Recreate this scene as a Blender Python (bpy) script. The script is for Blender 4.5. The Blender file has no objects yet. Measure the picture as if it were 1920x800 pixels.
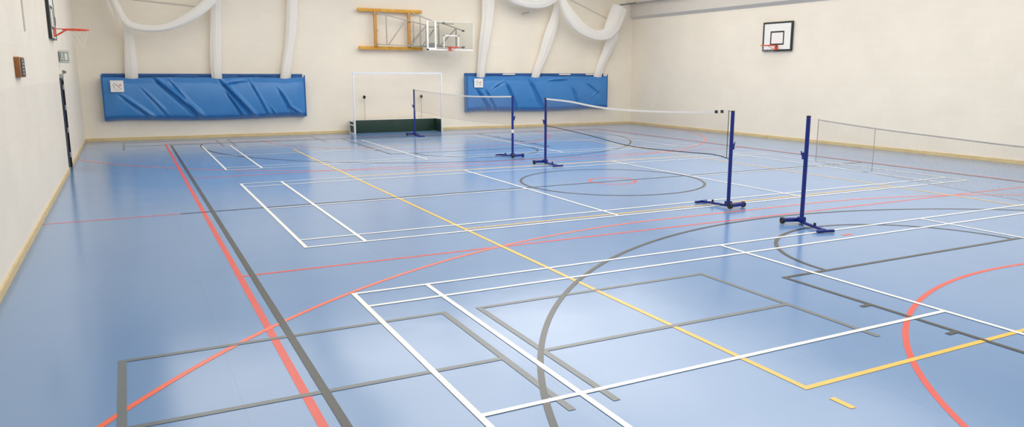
import bpy, bmesh, math, random
from mathutils import Vector, Matrix
random.seed(7)
sc = bpy.context.scene
col = sc.collection
PI = math.pi

# ------------------------------------------------------------------ helpers
def lin(c):
    c = c / 255.0
    return c / 12.92 if c <= 0.04045 else ((c + 0.055) / 1.055) ** 2.4

def rgb(r, g, b):
    return (lin(r), lin(g), lin(b), 1.0)

class NT:
    def __init__(self, name):
        self.m = bpy.data.materials.new(name)
        self.m.use_nodes = True
        self.t = self.m.node_tree
        self.b = self.t.nodes['Principled BSDF']
        self.out = self.t.nodes['Material Output']
    def n(self, kind, **kw):
        x = self.t.nodes.new(kind)
        for k, v in kw.items():
            if k in x.inputs.keys():
                x.inputs[k].default_value = v
            else:
                setattr(x, k, v)
        return x
    def l(self, a, b):
        self.t.links.new(a, b)

def mat(name, c, rough=0.5, metal=0.0, spec=0.5, var=0.06, scale=9.0, bump=0.0, bscale=60.0):
    k = NT(name)
    b = k.b
    b.inputs['Roughness'].default_value = rough
    b.inputs['Metallic'].default_value = metal
    b.inputs['Specular IOR Level'].default_value = spec
    tc = k.n('ShaderNodeTexCoord')
    nz = k.n('ShaderNodeTexNoise')
    nz.inputs['Scale'].default_value = scale
    nz.inputs['Detail'].default_value = 3
    k.l(tc.outputs['Object'], nz.inputs['Vector'])
    rp = k.n('ShaderNodeValToRGB')
    rp.color_ramp.elements[0].position = 0.3
    rp.color_ramp.elements[1].position = 0.7
    rp.color_ramp.elements[0].color = [x * (1 - var) for x in c[:3]] + [1]
    rp.color_ramp.elements[1].color = [min(1, x * (1 + var)) for x in c[:3]] + [1]
    k.l(nz.outputs['Fac'], rp.inputs['Fac'])
    k.l(rp.outputs['Color'], b.inputs['Base Color'])
    if bump:
        n2 = k.n('ShaderNodeTexNoise')
        n2.inputs['Scale'].default_value = bscale
        k.l(tc.outputs['Object'], n2.inputs['Vector'])
        bp = k.n('ShaderNodeBump')
        bp.inputs['Strength'].default_value = bump
        bp.inputs['Distance'].default_value = 0.01
        k.l(n2.outputs['Fac'], bp.inputs['Height'])
        k.l(bp.outputs['Normal'], b.inputs['Normal'])
    return k.m

class MB:
    """collects shapes, then links them as one mesh object"""
    def __init__(self):
        self.bm = bmesh.new()
    def faces(self, vs, fs):
        v = [self.bm.verts.new(x) for x in vs]
        for f in fs:
            try:
                self.bm.faces.new([v[i] for i in f])
            except ValueError:
                pass
        return self
    def box(self, x0, x1, y0, y1, z0, z1, bev=0.0):
        b2 = bmesh.new()
        bmesh.ops.create_cube(b2, size=1.0)
        for v in b2.verts:
            v.co = Vector((x0 + (v.co.x + .5) * (x1 - x0), y0 + (v.co.y + .5) * (y1 - y0), z0 + (v.co.z + .5) * (z1 - z0)))
        if bev:
            bmesh.ops.bevel(b2, geom=list(b2.edges), offset=bev, segments=2, affect='EDGES', profile=0.6)
        self.merge(b2)
        return self
    def merge(self, b2, M=None):
        vm = {}
        for v in b2.verts:
            vm[v] = self.bm.verts.new(M @ v.co if M else v.co)
        for f in b2.faces:
            try:
                self.bm.faces.new([vm[v] for v in f.verts])
            except ValueError:
                pass
        b2.free()
    def bar(self, a, b, w, h, bev=0.0, up=(0, 0, 1)):
        a = Vector(a); b = Vector(b)
        d = b - a; L = d.length; d.normalize()
        u = Vector(up)
        if abs(d.dot(u)) > 0.98:
            u = Vector((0, 1, 0))
        s = d.cross(u).normalized(); t = s.cross(d)
        b2 = bmesh.new()
        bmesh.ops.create_cube(b2, size=1.0)
        for v in b2.verts:
            v.co = Vector((v.co.x * w, v.co.y * L, v.co.z * h))
        if bev:
            bmesh.ops.bevel(b2, geom=list(b2.edges), offset=bev, segments=2, affect='EDGES', profile=0.6)
        M = Matrix((s, d, t)).transposed().to_4x4()
        M.translation = (a + b) / 2
        self.merge(b2, M)
        return self
    def tube(self, pts, r, n=10, cap=True):
        pts = [Vector(q) for q in pts]
        rs = r if isinstance(r, (list, tuple)) else [r] * len(pts)
        rings = []
        ref = None
        for i, q in enumerate(pts):
            d = (pts[min(i + 1, len(pts) - 1)] - pts[max(i - 1, 0)]).normalized()
            if ref is None:
                ref = Vector((0, 0, 1)) if abs(d.z) < 0.9 else Vector((0, 1, 0))
            s = d.cross(ref)
            s.normalize(); t = s.cross(d); ref = t
            rings.append([self.bm.verts.new(q + rs[i] * (math.cos(2 * PI * k / n) * s + math.sin(2 * PI * k / n) * t)) for k in range(n)])
        for A, B in zip(rings, rings[1:]):
            for k in range(n):
                self.bm.faces.new((A[k], A[(k + 1) % n], B[(k + 1) % n], B[k]))
        if cap:
            self.bm.faces.new(rings[0][::-1]); self.bm.faces.new(rings[-1])
        return self
    def cyl(self, a, b, r, n=20):
        return self.tube([a, b], r, n)
    def torus(self, c, R, r, n=40, m=10, axis='Z', a0=0, a1=2 * PI):
        pts = []
        c = Vector(c)
        full = abs(a1 - a0 - 2 * PI) < 1e-6
        rings = []
        cnt = n if full else n + 1
        for i in range(cnt):
            a = a0 + (a1 - a0) * i / n
            rad = Vector((math.cos(a), math.sin(a), 0)); up = Vector((0, 0, 1))
            ring = []
            for k in range(m):
                t = 2 * PI * k / m
                q = rad * (R + r * math.cos(t)) + up * (r * math.sin(t))
                if axis == 'X':
                    q = Vector((q.z, q.x, q.y))
                elif axis == 'Y':
                    q = Vector((q.x, q.z, q.y))
                ring.append(self.bm.verts.new(c + q))
            rings.append(ring)
        for i in range(n):
            A = rings[i]; B = rings[(i + 1) % cnt]
            for k in range(m):
                self.bm.faces.new((A[k], A[(k + 1) % m], B[(k + 1) % m], B[k]))
        return self
    def build(self, name, m, parent=None, smooth=False, loc=None):
        me = bpy.data.meshes.new(name)
        bmesh.ops.recalc_face_normals(self.bm, faces=self.bm.faces)
        self.bm.to_mesh(me); self.bm.free()
        if smooth:
            for p in me.polygons:
                p.use_smooth = True
            if smooth == 'auto':
                me.set_sharp_from_angle(angle=math.radians(38))
        me.materials.append(m)
        o = bpy.data.objects.new(name, me)
        col.objects.link(o)
        if loc:
            o.location = loc
        if parent:
            o.parent = parent
        return o

def tag(o, label=None, cat=None, group=None, kind=None):
    if label: o['label'] = label
    if cat: o['category'] = cat
    if group: o['group'] = group
    if kind: o['kind'] = kind
    return o

def empty(name, loc=(0, 0, 0), rz=0.0):
    o = bpy.data.objects.new(name, None)
    col.objects.link(o)
    o.location = loc
    o.rotation_euler = (0, 0, rz)
    o.empty_display_size = 0.2
    return o

def copy_tree(o, parent=None):
    c = o.copy(); col.objects.link(c)
    if parent:
        c.parent = parent
    for ch in list(o.children):
        copy_tree(ch, c)
    return c

# ------------------------------------------------------------------ room measures (metres)
XL, XR, YF, YN, ZC = -3.06, 17.32, 19.86, -9.0, 6.6
YM = 5.42            # half-way line
DADO = 1.95

# ------------------------------------------------------------------ materials
def wall_material(name, axis):
    k = NT(name)
    b = k.b
    geo = k.n('ShaderNodeNewGeometry')
    sep = k.n('ShaderNodeSeparateXYZ'); k.l(geo.outputs['Position'], sep.inputs[0])
    com = k.n('ShaderNodeCombineXYZ')
    k.l(sep.outputs[axis], com.inputs['X']); k.l(sep.outputs['Z'], com.inputs['Y'])
    br = k.n('ShaderNodeTexBrick')
    br.inputs['Scale'].default_value = 1.0
    br.inputs['Brick Width'].default_value = 0.45
    br.inputs['Row Height'].default_value = 0.225
    br.inputs['Mortar Size'].default_value = 0.005
    br.inputs['Mortar Smooth'].default_value = 0.6
    br.inputs['Color1'].default_value = rgb(242, 232, 214)
    br.inputs['Color2'].default_value = rgb(240, 230, 212)
    br.inputs['Mortar'].default_value = rgb(238, 228, 209)
    k.l(com.outputs[0], br.inputs['Vector'])
    nz = k.n('ShaderNodeTexNoise'); nz.inputs['Scale'].default_value = 0.7; nz.inputs['Detail'].default_value = 4
    k.l(geo.outputs['Position'], nz.inputs['Vector'])
    mx = k.n('ShaderNodeMix', data_type='RGBA', blend_type='MULTIPLY')
    mx.inputs['Factor'].default_value = 1.0
    rp = k.n('ShaderNodeValToRGB')
    rp.color_ramp.elements[0].color = (0.955, 0.955, 0.955, 1); rp.color_ramp.elements[1].color = (1, 1, 1, 1)
    rp.color_ramp.elements[0].position = 0.35; rp.color_ramp.elements[1].position = 0.6
    k.l(nz.outputs['Fac'], rp.inputs['Fac'])
    k.l(br.outputs['Color'], mx.inputs[6]); k.l(rp.outputs['Color'], mx.inputs[7])
    k.l(mx.outputs[2], b.inputs['Base Color'])
    # semi-gloss paint up to dado height, matt above
    st = k.n('ShaderNodeMath', operation='GREATER_THAN'); st.inputs[1].default_value = DADO
    k.l(sep.outputs['Z'], st.inputs[0])
    mr = k.n('ShaderNodeMapRange')
    mr.inputs['To Min'].default_value = 0.5; mr.inputs['To Max'].default_value = 0.65
    k.l(st.outputs[0], mr.inputs['Value']); k.l(mr.outputs[0], b.inputs['Roughness'])
    ad = k.n('ShaderNodeTexNoise'); ad.inputs['Scale'].default_value = 22; ad.inputs['Detail'].default_value = 5
    k.l(geo.outputs['Position'], ad.inputs['Vector'])
    sm = k.n('ShaderNodeMath', operation='MULTIPLY_ADD'); sm.inputs[1].default_value = 0.25
    k.l(ad.outputs['Fac'], sm.inputs[0])
    iv = k.n('ShaderNodeMath', operation='SUBTRACT'); iv.inputs[0].default_value = 1.0
    k.l(br.outputs['Fac'], iv.inputs[1]); k.l(iv.outputs[0], sm.inputs[2])
    bp = k.n('ShaderNodeBump'); bp.inputs['Strength'].default_value = 0.25; bp.inputs['Distance'].default_value = 0.004
    k.l(sm.outputs[0], bp.inputs['Height']); k.l(bp.outputs['Normal'], b.inputs['Normal'])
    return k.m

M = {}
M['wall_x'] = wall_material('painted_block_x', 'X')
M['wall_y'] = wall_material('painted_block_y', 'Y')
M['ceiling'] = mat('ceiling_white', rgb(236, 232, 224), 0.8, var=0.02)
M['bulkhead'] = mat('bulkhead_paint', rgb(214, 206, 194), 0.7, var=0.02)

def floor_material():
    k = NT('blue_sports_vinyl'); b = k.b
    geo = k.n('ShaderNodeNewGeometry')
    sep = k.n('ShaderNodeSeparateXYZ'); k.l(geo.outputs['Position'], sep.inputs[0])
    # faint welded seams every two metres along the hall
    a = k.n('ShaderNodeMath', operation='ADD'); a.inputs[1].default_value = 1.315 + 20.0
    k.l(sep.outputs['X'], a.inputs[0])
    md = k.n('ShaderNodeMath', operation='MODULO'); md.inputs[1].default_value = 2.0
    k.l(a.outputs[0], md.inputs[0])
    lt = k.n('ShaderNodeMath', operation='LESS_THAN'); lt.inputs[1].default_value = 0.006
    k.l(md.outputs[0], lt.inputs[0])
    fl = k.n('ShaderNodeMath', operation='DIVIDE'); fl.inputs[1].default_value = 2.0
    k.l(a.outputs[0], fl.inputs[0])
    fl2 = k.n('ShaderNodeMath', operation='FLOOR'); k.l(fl.outputs[0], fl2.inputs[0])
    wn = k.n('ShaderNodeTexWhiteNoise', noise_dimensions='1D'); k.l(fl2.outputs[0], wn.inputs['W'])
    nz = k.n('ShaderNodeTexNoise'); nz.inputs['Scale'].default_value = 0.5; nz.inputs['Detail'].default_value = 4
    k.l(geo.outputs['Position'], nz.inputs['Vector'])
    av = k.n('ShaderNodeMath', operation='MULTIPLY_ADD'); av.inputs[1].default_value = 0.35
    k.l(wn.outputs['Value'], av.inputs[0]); k.l(nz.outputs['Fac'], av.inputs[2])
    rp = k.n('ShaderNodeValToRGB')
    rp.color_ramp.elements[0].position = 0.25; rp.color_ramp.elements[1].position = 1.0
    rp.color_ramp.elements[0].color = FLOOR_A; rp.color_ramp.elements[1].color = FLOOR_B
    k.l(av.outputs[0], rp.inputs['Fac'])
    mx = k.n('ShaderNodeMix', data_type='RGBA', blend_type='MULTIPLY')
    k.l(lt.outputs[0], mx.inputs['Factor']); k.l(rp.outputs['Color'], mx.inputs[6])
    mx.inputs[7].default_value = (0.86, 0.87, 0.88, 1)
    k.l(mx.outputs[2], b.inputs['Base Color'])
    b.inputs['Specular IOR Level'].default_value = 0.95
    n3 = k.n('ShaderNodeTexNoise'); n3.inputs['Scale'].default_value = 1.3; n3.inputs['Detail'].default_value = 3
    k.l(geo.outputs['Position'], n3.inputs['Vector'])
    mr = k.n('ShaderNodeMapRange'); mr.inputs['To Min'].default_value = 0.15; mr.inputs['To Max'].default_value = 0.21
    k.l(n3.outputs['Fac'], mr.inputs['Value']); k.l(mr.outputs[0], b.inputs['Roughness'])
    n2 = k.n('ShaderNodeTexNoise'); n2.inputs['Scale'].default_value = 2.2; n2.inputs['Detail'].default_value = 2
    k.l(geo.outputs['Position'], n2.inputs['Vector'])
    bp = k.n('ShaderNodeBump'); bp.inputs['Strength'].default_value = 0.08; bp.inputs['Distance'].default_value = 0.02
    k.l(n2.outputs['Fac'], bp.inputs['Height']); k.l(bp.outputs['Normal'], b.inputs['Normal'])
    return k.m
FLOOR_A = rgb(100, 139, 186); FLOOR_B = rgb(112, 148, 193)
M['floor'] = floor_material()
def paint(name, c):
    return mat(name, c, 0.25, spec=0.5, var=0.04, scale=3.0)
M['p_white'] = paint('white_court_paint', rgb(240, 240, 234))
M['p_yellow'] = paint('yellow_court_paint', rgb(238, 190, 72))
M['p_red'] = paint('red_court_paint', rgb(220, 74, 58))
M['p_orange'] = paint('orange_court_paint', rgb(238, 106, 74))
M['p_black'] = paint('dark_court_paint', rgb(52, 54, 49))
M['p_grey'] = paint('grey_court_paint', rgb(106, 114, 116))
M['blue'] = mat('blue_enamel', rgb(10, 36, 122), 0.4, var=0.08)
M['rubber'] = mat('black_rubber', rgb(28, 28, 32), 0.6)
M['steel'] = mat('grey_steel', rgb(172, 168, 160), 0.45, var=0.05)
M['white_steel'] = mat('white_enamel', rgb(240, 238, 234), 0.4, var=0.02)
M['goal_white'] = mat('pale_goal_paint', rgb(224, 226, 232), 0.4, var=0.02)
M['tape'] = mat('white_tape', rgb(232, 226, 216), 0.8, var=0.03, scale=30)
M['string'] = mat('brown_string', rgb(158, 138, 122), 0.9)
M['pale_cord'] = mat('pale_cord', rgb(176, 170, 162), 0.9)
M['grey_tape'] = mat('grey_tape', rgb(192, 188, 182), 0.9)
M['cord'] = mat('dark_cord', rgb(48, 46, 48), 0.8)
M['orange_rim'] = mat('orange_rim_enamel', rgb(232, 78, 40), 0.4)
M['black_frame'] = mat('black_enamel', rgb(38, 42, 42), 0.4)
M['board'] = mat('white_board', rgb(240, 238, 232), 0.45, var=0.02)
M['green'] = mat('dark_green_board', rgb(24, 52, 40), 0.5, var=0.12, scale=3)
M['goal_grey'] = mat('grey_panel', rgb(120, 120, 118), 0.5)
M['paper'] = mat('white_notice', rgb(236, 232, 226), 0.6, var=0.02)
M['ink'] = mat('grey_ink', rgb(84, 82, 88), 0.7)
M['dot'] = mat('orange_ink', rgb(235, 120, 60), 0.7)
M['door'] = mat('dark_door', rgb(26, 26, 40), 0.35, var=0.1)
M['hinge'] = mat('satin_hinge', rgb(190, 186, 190), 0.35, metal=0.6)
M['sign_green'] = mat('sign_grey_green', rgb(150, 166, 154), 0.5, var=0.05)
M['dark'] = mat('dark_sign_face', rgb(60, 48, 44), 0.5, var=0.2)
M['skirt_dust'] = mat('grey_plastic', rgb(160, 158, 152), 0.5)

def wood(name, c1, c2, sc_=(1, 1, 1)):
    k = NT(name)
    tc = k.n('ShaderNodeTexCoord'); mp = k.n('ShaderNodeMapping')
    mp.inputs['Scale'].default_value = sc_
    k.l(tc.outputs['Object'], mp.inputs['Vector'])
    nz = k.n('ShaderNodeTexNoise'); nz.inputs['Scale'].default_value = 6; nz.inputs['Detail'].default_value = 5
    k.l(mp.outputs[0], nz.inputs['Vector'])
    rp = k.n('ShaderNodeValToRGB'); rp.color_ramp.elements[0].color = c1; rp.color_ramp.elements[1].color = c2
    rp.color_ramp.elements[0].position = 0.3; rp.color_ramp.elements[1].position = 0.7
    k.l(nz.outputs['Fac'], rp.inputs['Fac']); k.l(rp.outputs['Color'], k.b.inputs['Base Color'])
    k.b.inputs['Roughness'].default_value = 0.45
    return k.m
M['skirting'] = wood('pale_pine_skirting', rgb(204, 178, 126), rgb(222, 200, 150), (0.6, 0.6, 4))
M['frame_wood'] = wood('varnished_pine', rgb(206, 146, 36), rgb(228, 172, 60), (0.8, 4, 0.8))
M['frame_post'] = wood('varnished_pine_upright', rgb(186, 128, 58), rgb(212, 158, 84), (4, 4, 0.8))
M['brown_wood'] = wood('brown_wood', rgb(132, 84, 44), rgb(160, 104, 56), (4, 1, 4))

def vinyl():
    k = NT('blue_pvc_sheet'); b = k.b
    tc = k.n('ShaderNodeTexCoord')
    nz = k.n('ShaderNodeTexNoise'); nz.inputs['Scale'].default_value = 3.0; nz.inputs['Detail'].default_value = 3
    k.l(tc.outputs['Object'], nz.inputs['Vector'])
    rp = k.n('ShaderNodeValToRGB'); rp.color_ramp.elements[0].color = rgb(50, 118, 182); rp.color_ramp.elements[1].color = rgb(64, 132, 194)
    k.l(nz.outputs['Fac'], rp.inputs['Fac']); k.l(rp.outputs['Color'], b.inputs['Base Color'])
    b.inputs['Roughness'].default_value = 0.34
    return k.m
M['vinyl'] = vinyl()
M['vinyl_dark'] = mat('blue_pvc_hem', rgb(34, 92, 158), 0.4)

def netting():
    k = NT('white_bundled_netting'); b = k.b
    tc = k.n('ShaderNodeTexCoord')
    nz = k.n('ShaderNodeTexNoise'); nz.inputs['Scale'].default_value = 5; nz.inputs['Detail'].default_value = 5
    k.l(tc.outputs['Object'], nz.inputs['Vector'])
    bp = k.n('ShaderNodeBump'); bp.inputs['Strength'].default_value = 0.35; bp.inputs['Distance'].default_value = 0.03
    k.l(nz.outputs['Fac'], bp.inputs['Height'])
    d = k.n('ShaderNodeBsdfDiffuse'); d.inputs['Color'].default_value = rgb(254, 252, 248)
    t = k.n('ShaderNodeBsdfTranslucent'); t.inputs['Color'].default_value = rgb(255, 253, 248)
    k.l(bp.outputs['Normal'], d.inputs['Normal'])
    mx = k.n('ShaderNodeMixShader'); mx.inputs[0].default_value = 0.45
    k.l(d.outputs[0], mx.inputs[1]); k.l(t.outputs[0], mx.inputs[2])
    k.l(mx.outputs[0], k.out.inputs['Surface'])
    return k.m
M['netting'] = netting()

def glass():
    k = NT('clear_acrylic')
    tr = k.n('ShaderNodeBsdfTransparent'); tr.inputs['Color'].default_value = (0.93, 0.94, 0.93, 1)
    gl = k.n('ShaderNodeBsdfGlossy'); gl.inputs['Roughness'].default_value = 0.08
    fr = k.n('ShaderNodeFresnel'); fr.inputs['IOR'].default_value = 1.45
    mx = k.n('ShaderNodeMixShader')
    k.l(fr.outputs[0], mx.inputs[0]); k.l(tr.outputs[0], mx.inputs[1]); k.l(gl.outputs[0], mx.inputs[2])
    k.l(mx.outputs[0], k.out.inputs['Surface'])
    return k.m
M['glass'] = glass()

# ------------------------------------------------------------------ room shell
W = 0.2
floor = tag(MB().box(XL - W, XR + W, YN - W, YF + W, -0.2, 0).build('floor', M['floor']), 'blue vinyl sports hall floor with painted court lines', kind='structure')
tag(MB().box(XL - W, XR + W, YN - W, YF + W, ZC, ZC + 0.2).build('ceiling', M['ceiling']), kind='structure')
# left wall with the door opening
DY0, DY1, DZ = 11.95, 12.95, 2.0
lw = MB()
lw.box(XL - W, XL, YN, DY0, 0, ZC).box(XL - W, XL, DY1, YF, 0, ZC).box(XL - W, XL, DY0, DY1, DZ, ZC)
tag(lw.build('wall_left', M['wall_y']), kind='structure')
tag(MB().box(XR, XR + W, YN, YF, 0, ZC).build('wall_right', M['wall_y']), kind='structure')
tag(MB().box(XL - W, XR + W, YF, YF + W, 0, ZC).build('wall_far', M['wall_x']), kind='structure')
tag(MB().box(XL - W, XR + W, YN - W, YN, 0, ZC).build('wall_near', M['wall_x']), kind='structure')
# skirting
def skirt(name, x0, x1, y0, y1):
    tag(MB().box(x0, x1, y0, y1, 0.0, 0.095, 0.004).build(name, M['skirting']), kind='structure')
lsk = MB().box(XL, XL + 0.022, YN, DY0, 0, 0.095, 0.004).box(XL, XL + 0.022, DY1, YF, 0, 0.095, 0.004)
tag(lsk.build('baseboard_left', M['skirting']), kind='structure')
skirt('baseboard_right', XR - 0.022, XR, YN, YF)
skirt('baseboard_far', XL + 0.022, XR - 0.022, YF - 0.022, YF)
skirt('baseboard_near', XL + 0.022, XR - 0.022, YN, YN + 0.022)
# bulkhead along the right wall with a chamfered underside and a top flange
pr = [(XR, 4.36), (XR - 0.14, 4.47), (XR - 0.14, 5.0), (XR - 0.34, 5.0), (XR - 0.34, 5.06), (XR, 5.06)]
mb = MB(); n = len(pr)
vs = [(x, YN, z) for x, z in pr] + [(x, YF, z) for x, z in pr]
mb.faces(vs, [tuple(range(n)), tuple(range(2 * n - 1, n - 1, -1))] + [(i, (i + 1) % n, n + (i + 1) % n, n + i) for i in range(n)])
tag(mb.build('trim_1', M['bulkhead']), 'cream bulkhead along the top of the right wall', kind='structure')

# door in the left wall
door = empty('door_1', (XL, (DY0 + DY1) / 2, 0)); tag(door, 'dark navy door in the left wall', kind='structure')
def child(o, parent):
    o.parent = parent; o.matrix_parent_inverse = parent.matrix_world.inverted() if False else Matrix.Translation(-Vector(parent.location))
    return o
child(MB().box(XL - 0.12, XL - 0.02, DY0 + 0.05, DY1 - 0.05, 0.01, DZ - 0.05, 0.003).build('door_leaf', M['door']), door)
f = MB().box(XL - 0.16, XL + 0.012, DY0, DY0 + 0.05, 0, DZ).box(XL - 0.16, XL + 0.012, DY1 - 0.05, DY1, 0, DZ).box(XL - 0.16, XL + 0.012, DY0, DY1, DZ - 0.05, DZ)
child(f.build('door_frame', M['door']), door)
for z in (0.3, 0.85, 1.35, 1.8):
    child(MB().box(XL + 0.0, XL + 0.02, DY1 - 0.33, DY1 - 0.20, z - 0.055, z + 0.055, 0.004).build('hinge_plate', M['hinge']), door)
child(MB().box(XL - 0.01, XL + 0.05, DY0 + 0.05, DY0 + 0.60, DZ + 0.01, DZ + 0.09, 0.006).build('door_closer', M['skirt_dust']), door)

# ------------------------------------------------------------------ floor markings (painted, on the floor)
class Lines:
    def __init__(self, z): self.b = MB(); self.z = z
    def seg(self, a, b, w=0.05, ext=True):
        a = Vector((a[0], a[1])); b = Vector((b[0], b[1])); d = (b - a).normalized(); s = Vector((-d.y, d.x)) * w / 2
        e = d * (w / 2) if ext else d * 0
        q = [a - e - s, b + e - s, b + e + s, a - e + s]
        self.z += 1.5e-5
        self.b.faces([(p.x, p.y, self.z) for p in q], [(0, 1, 2, 3)])
    def arc(self, c, r, a0, a1, w=0.05, n=96):
        if n > 1: self.z += 1.5e-5
        for i in range(n):
            t0 = a0 + (a1 - a0) * i / n; t1 = a0 + (a1 - a0) * (i + 1) / n
            q = [(c[0] + R * math.cos(t), c[1] + R * math.sin(t), self.z) for R, t in ((r - w / 2, t0), (r - w / 2, t1), (r + w / 2, t1), (r + w / 2, t0))]
            self.b.faces(q, [(0, 1, 2, 3)])
    def clip_arc(self, c, r, w=0.05, x0=-99, x1=99, y0=-99, y1=99, n=720):
        for i in range(n):
            t0 = 2 * PI * i / n; t1 = 2 * PI * (i + 1) / n; t = (t0 + t1) / 2
            x = c[0] + r * math.cos(t); y = c[1] + r * math.sin(t)
            if x0 <= x <= x1 and y0 <= y <= y1:
                self.arc(c, r, t0, t1, w, 1)
    def done(self, name, m, label):
        o = self.b.build(name, m, floor); o['label'] = label; return o

def badminton(y0, sgn, z, label):
    L = Lines(z); w = 0.048
    y = lambda v: y0 + sgn * v
    for v in (0, .46, 5.64, 6.1): L.seg((0, y(v)), (13.4, y(v)), w)
    for x in (0, .76, 12.64, 13.4): L.seg((x, y(0)), (x, y(6.1)), w)
    for x in (4.72, 8.68): L.seg((x, y(0)), (x, y(6.1)), w)
    L.seg((0, y(3.05)), (4.72, y(3.05)), w); L.seg((8.68, y(3.05)), (13.4, y(3.05)), w)
    L.done('badminton_court_lines', M['p_white'], label)
badminton(0.0, -1, 0.0044, 'white badminton court lines nearest the camera')
badminton(2.27, 1, 0.0044, 'white badminton court lines across the middle of the hall')
badminton(10.74, 1, 0.0044, 'white badminton court lines nearest the far wall')

def mir(y): return 2 * YM - y
# grey short-court boxes
L = Lines(0.0030)
for dy in (0, 19.9):
    w = 0.055
    L.seg((-2.02, -0.95 + dy), (0.575, -0.96 + dy), w); L.seg((-2.02, -0.95 + dy), (-2.02, -3.22 + dy), w)
    L.seg((0.575, -0.96 + dy), (0.575, -3.22 + dy), w); L.seg((-2.02, -2.2 + dy), (0.575, -2.22 + dy), w)
    L.seg((0.92, -0.98 + dy), (3.58, -0.98 + dy), w); L.seg((0.92, -0.98 + dy), (0.92, -3.23 + dy), w)
    L.seg((3.58, -0.98 + dy), (3.58, -3.2 + dy), w); L.seg((0.92, -2.22 + dy), (3.58, -2.22 + dy), w)
L.done('practice_box_lines', M['p_grey'], 'grey painted box lines')
# black basketball court
L = Lines(0.0036)
XB0, XB1 = -0.785, 14.2
for x in (XB0, XB1): L.seg((x, YM - 12.2), (x, YM + 12.2), 0.06)
for y in (YM - 12.2, YM + 12.2): L.seg((XB0, y), (XB1, y), 0.06)
L.seg((-1.22, 5.45), (14.2, 5.45), 0.045)
L.arc((6.75, 5.5), 1.85, 0, 2 * PI, 0.05)
for s in (0, 1):
    Y = (lambda v: v) if s == 0 else mir
    L.clip_arc((6.72, Y(-5.64)), 6.75, 0.05, y0=-6.78 if s == 0 else -99, y1=99 if s == 0 else mir(-6.78), n=400)
    L.arc((6.71, Y(-1.5)), 1.78, 0 if s == 0 else PI, PI if s == 0 else 2 * PI, 0.05)
    L.seg((4.28, Y(-1.51)), (9.14, Y(-1.51)), 0.05)
    for x, d in ((4.28, -1), (9.14, 1)):
        L.seg((x, Y(-1.51)), (x, Y(-6.78)), 0.05)
        for ty in (-2.6, -3.46, -4.32, -5.2): L.seg((x, Y(ty)), (x + d * 0.11, Y(ty)), 0.05)
L.done('basketball_court_lines', M['p_black'], 'dark grey painted basketball court lines and arcs')
# yellow volleyball court
L = Lines(0.0024)
L.seg((2.21, -3.7), (2.21, 14.62), 0.05); L.seg((11.25, -3.7), (11.25, 14.62), 0.05)
for y in (-3.7, 14.62, 2.42, 8.5): L.seg((2.21, y), (11.25, y), 0.05)
for x in (2.235, 11.22):
    for y0, y1 in ((-3.9, -4.08), (14.82, 15.0)): L.seg((x, y0), (x, y1), 0.05, False)
L.done('volleyball_court_lines', M['p_yellow'], 'yellow painted volleyball court lines')
# red netball court
L = Lines(0.0012)
for x in (-0.915, 14.32): L.seg((x, -7.2), (x, mir(-7.2)), 0.06)
for y in (-7.2, mir(-7.2)): L.seg((-0.915, y), (14.32, y), 0.06)
for y in (1.205, mir(1.205)): L.seg((-0.915, y), (14.32, y), 0.05)
L.arc((6.74, -7.2), 4.87, 0, PI, 0.05); L.arc((6.74, mir(-7.2)), 4.87, PI, 2 * PI, 0.05)
L.arc((6.77, 5.5), 0.47, 0, 2 * PI, 0.05, 48)
L.seg((-3.03, 5.45), (-1.24, 5.45), 0.045)
L.seg((6.64, -0.295), (6.80, -0.305), 0.06, False)
L.done('netball_court_lines', M['p_red'], 'red painted netball court lines and goal circles')
# orange handball goal areas
L = Lines(0.0018)
for s in (0, 1):
    yb = -7.2 if s == 0 else mir(-7.2)
    R = 8.94
    k = dict(y0=-8.9, y1=99) if s == 0 else dict(y0=-99, y1=19.8)
    L.clip_arc((5.2, yb), R, 0.05, x0=XL + 0.03, x1=5.2, **({'y0': yb, 'y1': 99} if s == 0 else {'y0': -99, 'y1': yb}))
    L.clip_arc((8.2, yb), R, 0.05, x0=8.2, x1=XR - 0.03, **({'y0': yb, 'y1': 99} if s == 0 else {'y0': -99, 'y1': yb}))
    y = yb + R if s == 0 else yb - R
    L.seg((5.2, y), (8.2, y), 0.05)
L.done('handball_area_lines', M['p_orange'], 'orange painted handball area arcs')

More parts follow.
